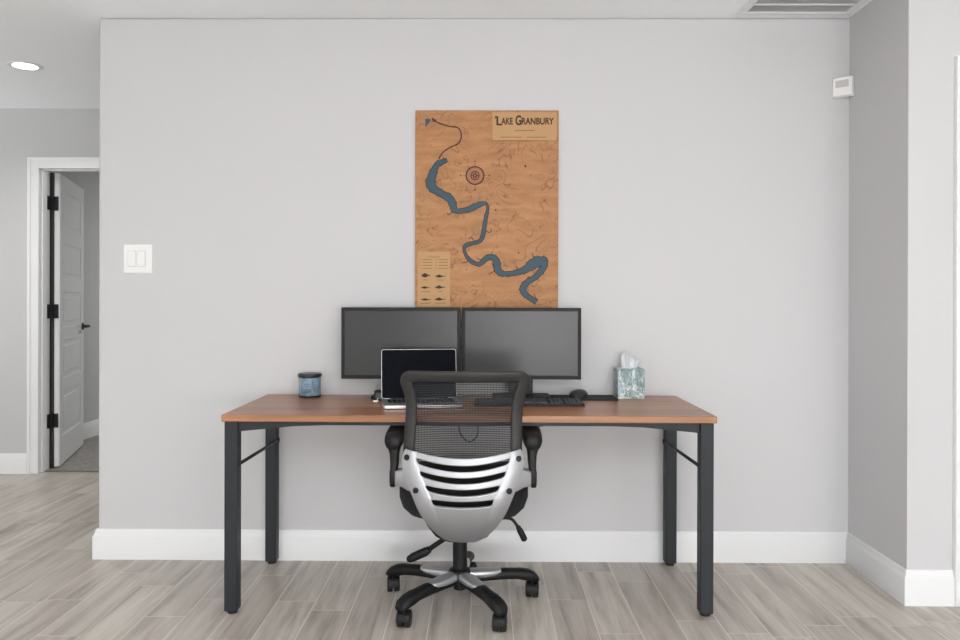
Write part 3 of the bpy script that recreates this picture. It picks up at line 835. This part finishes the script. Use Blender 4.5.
# woven back: thin horizontal strands held by upright threads
bm = NB(); z = .585
def strand(z, h, th):
    n = 10; rings = []
    for i in range(n+1):
        x = -.180+.360*i/n+.004*max(0, min(1, (z-.65)/.23)); y = byy(z)+.004+.030*(x/.21)**2
        rings.append([(x, y-th, z-h), (x, y-th, z+h), (x, y+th, z+h), (x, y+th, z-h)])
    loft(bm, rings)
while z < .893:
    strand(z, .0015, .0008); z += .0064
for i in range(33):
    x = -.172+.344*i/32
    pts = []
    for k in range(13):
        zz = .585+.305*k/12; pts.append((x, byy(zz)+.004+.030*(x/.21)**2, zz))
    rings = [[(p[0]-.0005, p[1]-.0005, p[2]), (p[0]+.0005, p[1]-.0005, p[2]), (p[0]+.0005, p[1]+.0005, p[2]), (p[0]-.0005, p[1]+.0005, p[2])] for p in pts]
    loft(bm, rings)
o = obj('backrest_mesh', bm, MESHM, ch); o['label'] = 'see-through black woven mesh'
# seat cushion and pan
bm = NB(); rings = []
for z, k, yo_ in ((.345, .50, 0), (.352, .66, 0), (.372, .84, 0), (.40, .945, 0), (.44, 1.0, 0), (.475, 1.0, 0), (.495, .96, 0), (.503, .84, 0)):
    rings.append([(x*k, .035+y*k, z) for x, y in rrect(.240, .235, .11, 7)])
loft(bm, rings); obj('seat', bm, SEATM, ch, smooth=True)
bm = NB(); rings = []
for z, hx, hy in ((.262, .07, .09), (.285, .10, .12), (.335, .13, .15), (.352, .135, .155)):
    rings.append([(BX*.5+x, .01+y, z) for x, y in rrect(hx, hy, .04, 5)])
loft(bm, rings); obj('tilt_mechanism', bm, BLKP, ch, bevel=.004)
# armrests
for s in (-1, 1):
    arm = None
    bm = NB(); rings = []
    X0 = .2515
    for y, w, z0, z1 in ((-.205, .020, .634, .670), (-.195, .031, .626, .684), (-.170, .0355, .628, .691), (-.130, .037, .642, .693), (-.06, .037, .658, .693), (.02, .037, .664, .692), (.07, .034, .666, .691), (.095, .022, .668, .688)):
        rings.append([(s*(X0+x*w/.037), y, (z0+z1)/2+zz*(z1-z0)/2/.02) for x, zz in [(.037*math.copysign(abs(math.cos(q))**.75, math.cos(q))*(1-.30*max(0, -math.sin(q))), .02*math.copysign(abs(math.sin(q))**.75, math.sin(q))) for q in [2*PI*k/20 for k in range(20)]]])
    loft(bm, rings); arm = obj('armrest', bm, BLKP, ch, smooth=True)
    bm = NB(); rings = []
    for z, w, y0, y1, xc in ((.668, .031, -.200, -.130, .2515), (.650, .0275, -.201, -.136, .2510), (.634, .0215, -.201, -.142, .2500), (.615, .0165, -.201, -.146, .2490), (.585, .0145, -.201, -.149, .2485), (.562, .0130, -.203, -.150, .2500), (.552, .0115, -.205, -.150, .2535), (.520, .0110, -.205, -.150, .2540), (.504, .0105, -.202, -.152, .2540), (.496, .008, -.195, -.160, .2540)):
        cy_, hy = (y0+y1)/2, (y1-y0)/2
        rings.append([(s*xc+x, cy_+y, z) for x, y in rrect(w, hy, min(w, hy)*.6, 3)])
    loft(bm, rings); obj('arm_post', bm, BLKP, arm, smooth=True)
# gas lift
bm = NB(); lathe(bm, [(.0275, .100), (.0275, .262)], (BX, 0, 0), 28)
o = obj('gas_lift', bm, BLKP, ch); smooth_by_angle(o)
bm = NB(); lathe(bm, [(.020, .058), (.024, .060), (.024, .084), (.044, .090), (.046, .114), (.042, .130), (.036, .137), (.0285, .140)], (BX, 0, 0), 32)
hub = obj('base_hub', bm, BLKP, ch); smooth_by_angle(hub, 40)
R0 = .291
for k in range(5):
    a = math.radians(-126+72*k) - .0923
    d = Vector((math.cos(a), math.sin(a), 0)); nn = Vector((-d.y, d.x, 0)); c = Vector((BX-.002, 0, 0))
    def ringat(r, w, z0, z1, sq=.75, n=14):
        out = []
        for q in range(n):
            an = 2*PI*q/n; e = lambda v: math.copysign(abs(v)**sq, v)
            out.append(c + d*r + nn*(w*e(math.cos(an))) + Vector((0, 0, (z0+z1)/2+(z1-z0)/2*e(math.sin(an)))))
        return out
    bm = NB(); loft(bm, [ringat(r, w, z0, z1) for r, w, z0, z1 in ((.050, .014, .082, .096), (.095, .020, .084, .106), (.140, .0235, .084, .118), (.160, .0255, .084, .1255), (.19, .0255, .083, .124), (.232, .0255, .080, .1205), (.246, .028, .076, .1205), (.278, .0295, .070, .114), (.303, .028, .066, .101), (.316, .019, .067, .085))])
    leg = obj('base_leg', bm, BLKP, ch, smooth=True)
    bm = NB(); loft(bm, [ringat(r, w, z0, z1) for r, w, z0, z1 in ((.024, .025, .098, .132), (.05, .0275, .097, .132), (.09, .029, .098, .131), (.135, .0265, .102, .128), (.158, .022, .110, .1265), (.168, .010, .116, .124))])
    o = obj('leg_accent', bm, SILVL, leg, smooth=True); o['label'] = 'silver inlay near the hub'
    bm = NB(); loft(bm, [ringat(r, w, z0, z1) for r, w, z0, z1 in ((.026, .018, .082, .100), (.08, .019, .084, .100), (.135, .019, .086, .102))])
    obj('leg_underside', bm, BLKP, leg, smooth=True)
    # caster: twin wheels under a hood, trailing at its own angle
    p = c + d*R0; sa = PI/2 + (-.10, -.12, -.15, -.5, .12)[k]
    e1 = Vector((math.cos(sa), math.sin(sa), 0)); e2 = Vector((-e1.y, e1.x, 0))
    cc = p + e1*.010 + Vector((0, 0, .0268))
    cst = None
    bm = NB(); cyl(bm, (p.x, p.y, .040), (p.x, p.y, .085), .008, n=14)
    rg = []
    for e, k_ in ((-.0250, .90), (-.0215, 1), (.0215, 1), (.0250, .90)):      # hood over both wheels
        rg.append([cc + e2*e + e1*(.0300*k_*math.cos(t)) + Vector((0, 0, .0355*k_*math.sin(t))) for t in [math.radians(-4+188*q/14) for q in range(15)]])
    loft(bm, rg)
    cst = obj('caster', bm, BLKP, ch, bevel=.002)
    for sd in (-1, 1):
        bm = NB(); cyl(bm, cc+e2*sd*.0022, cc+e2*sd*.0245, .0268, .0262, n=26)
        obj('wheel', bm, BLKG, cst, bevel=.004, seg=3)
# levers under the seat
bm = NB(); tube(bm, spline([(.09, .02, .318), (.15, .02, .326), (.182, .02, .322), (.200, .02, .303), (.208, .02, .290)]), .006, 10)
tube(bm, spline([(.203, .02, .300), (.212, .02, .285), (.224, .02, .262), (.233, .02, .243), (.236, .02, .236)], 3), [.006]*2+[.010]*2+[.0125]*4+[.0125]*2+[.010, .006, .003], 12)
obj('height_lever', bm, BLKP, ch, smooth=True)
bm = NB(); tube(bm, spline([(-.03, .03, .270), (-.075, .03, .242), (-.12, .03, .212), (-.150, .03, .190)]), .0095, 10)
tube(bm, spline([(-.132, .03, .203), (-.150, .03, .191), (-.185, .03, .175), (-.208, .03, .164), (-.223, .03, .156)], 3), [.010]+[.014]*2+[.0175]*6+[.015]*2+[.011, .006], 12)
obj('tilt_lever', bm, BLKP, ch, smooth=True)

# ------------------------------------------------------------------ light
def area(name, loc, rot, sx, sy, power, col=(1, 1, 1), spread=180):
    l = bpy.data.lights.new(name, 'AREA'); l.shape = 'RECTANGLE'; l.size = sx; l.size_y = sy; l.energy = power; l.color = col; l.spread = math.radians(spread)
    o = bpy.data.objects.new(name, l); COL.objects.link(o); o.location = loc; o.rotation_euler = rot; return o
area('window_daylight', (.55, -6.98, 1.25), (math.radians(108), 0, 0), 1.5, 1.9, 150, (1, 1, 1))
area('window_daylight', (2.7, -6.98, 1.25), (math.radians(104), 0, 0), 1.6, 1.9, 110, (1, 1, 1))
area('window_daylight', (-2.6, -6.98, 1.25), (math.radians(108), 0, 0), 1.5, 1.9, 60, (1, 1, 1))
area('added_side_fill', (-4.55, -3.2, 1.3), (math.radians(105), 0, -PI/2), 2.6, 1.7, 22, (1, 1, 1))  # unseen fill light added to lift the return wall
area('added_overhead_fill', (.2, -2.2, 2.42), (0, 0, 0), 5.0, 2.6, 14, (1, .995, .99))  # one broad unseen panel added for even overhead light
area('added_ceiling_fill', (.2, -5.0, 1.75), (math.radians(180), 0, 0), .8, .8, 92, (1, 1, 1))  # unseen upward fill, added to brighten the ceiling
area('added_hall_fill', (-4.55, .9, 1.4), (math.radians(118), 0, -PI/2), 1.2, 1.5, 18, (1, 1, 1))  # added light that brightens the hall from its unseen end
area('added_far_room_fill', (-1.6, 3.6, 2.40), (0, 0, 0), .6, .6, 23, (1, .99, .97))  # extra light put in to lift the far room and door leaf
w = bpy.data.worlds.new('world'); S.world = w; w.use_nodes = True
w.node_tree.nodes['Background'].inputs[0].default_value = (.9, .95, 1, 1); w.node_tree.nodes['Background'].inputs[1].default_value = 1.0

# ------------------------------------------------------------------ camera
f, pit, yaw, rol, sx_, sy_, hz_, cy_ = 767.267, -.00138, .00701, .00266, -2.8997, -20.1537, 1.1755, -3.44835
cam = bpy.data.cameras.new('camera'); co = bpy.data.objects.new('camera', cam); COL.objects.link(co); S.camera = co
cam.sensor_width = 36; cam.sensor_fit = 'HORIZONTAL'; cam.lens = f*36/960
cam.shift_x = -sx_/960; cam.shift_y = sy_/960
fwd = Vector((-math.sin(yaw)*math.cos(pit), math.cos(yaw)*math.cos(pit), math.sin(pit)))
rt = Vector((math.cos(yaw), math.sin(yaw), 0)); up = rt.cross(fwd)
r2 = math.cos(rol)*rt + math.sin(rol)*up; u2 = -math.sin(rol)*rt + math.cos(rol)*up
M = Matrix((r2, u2, -fwd)).transposed().to_4x4(); M.translation = (0, cy_, hz_)
co.matrix_world = M
cam.clip_start = .05

S.view_settings.view_transform = 'Standard'; S.view_settings.look = 'None'
S.view_settings.gamma = 1; S.view_settings.use_curve_mapping = False
S.view_settings.exposure = 0.08
S.cycles.max_bounces = 10; S.cycles.diffuse_bounces = 6
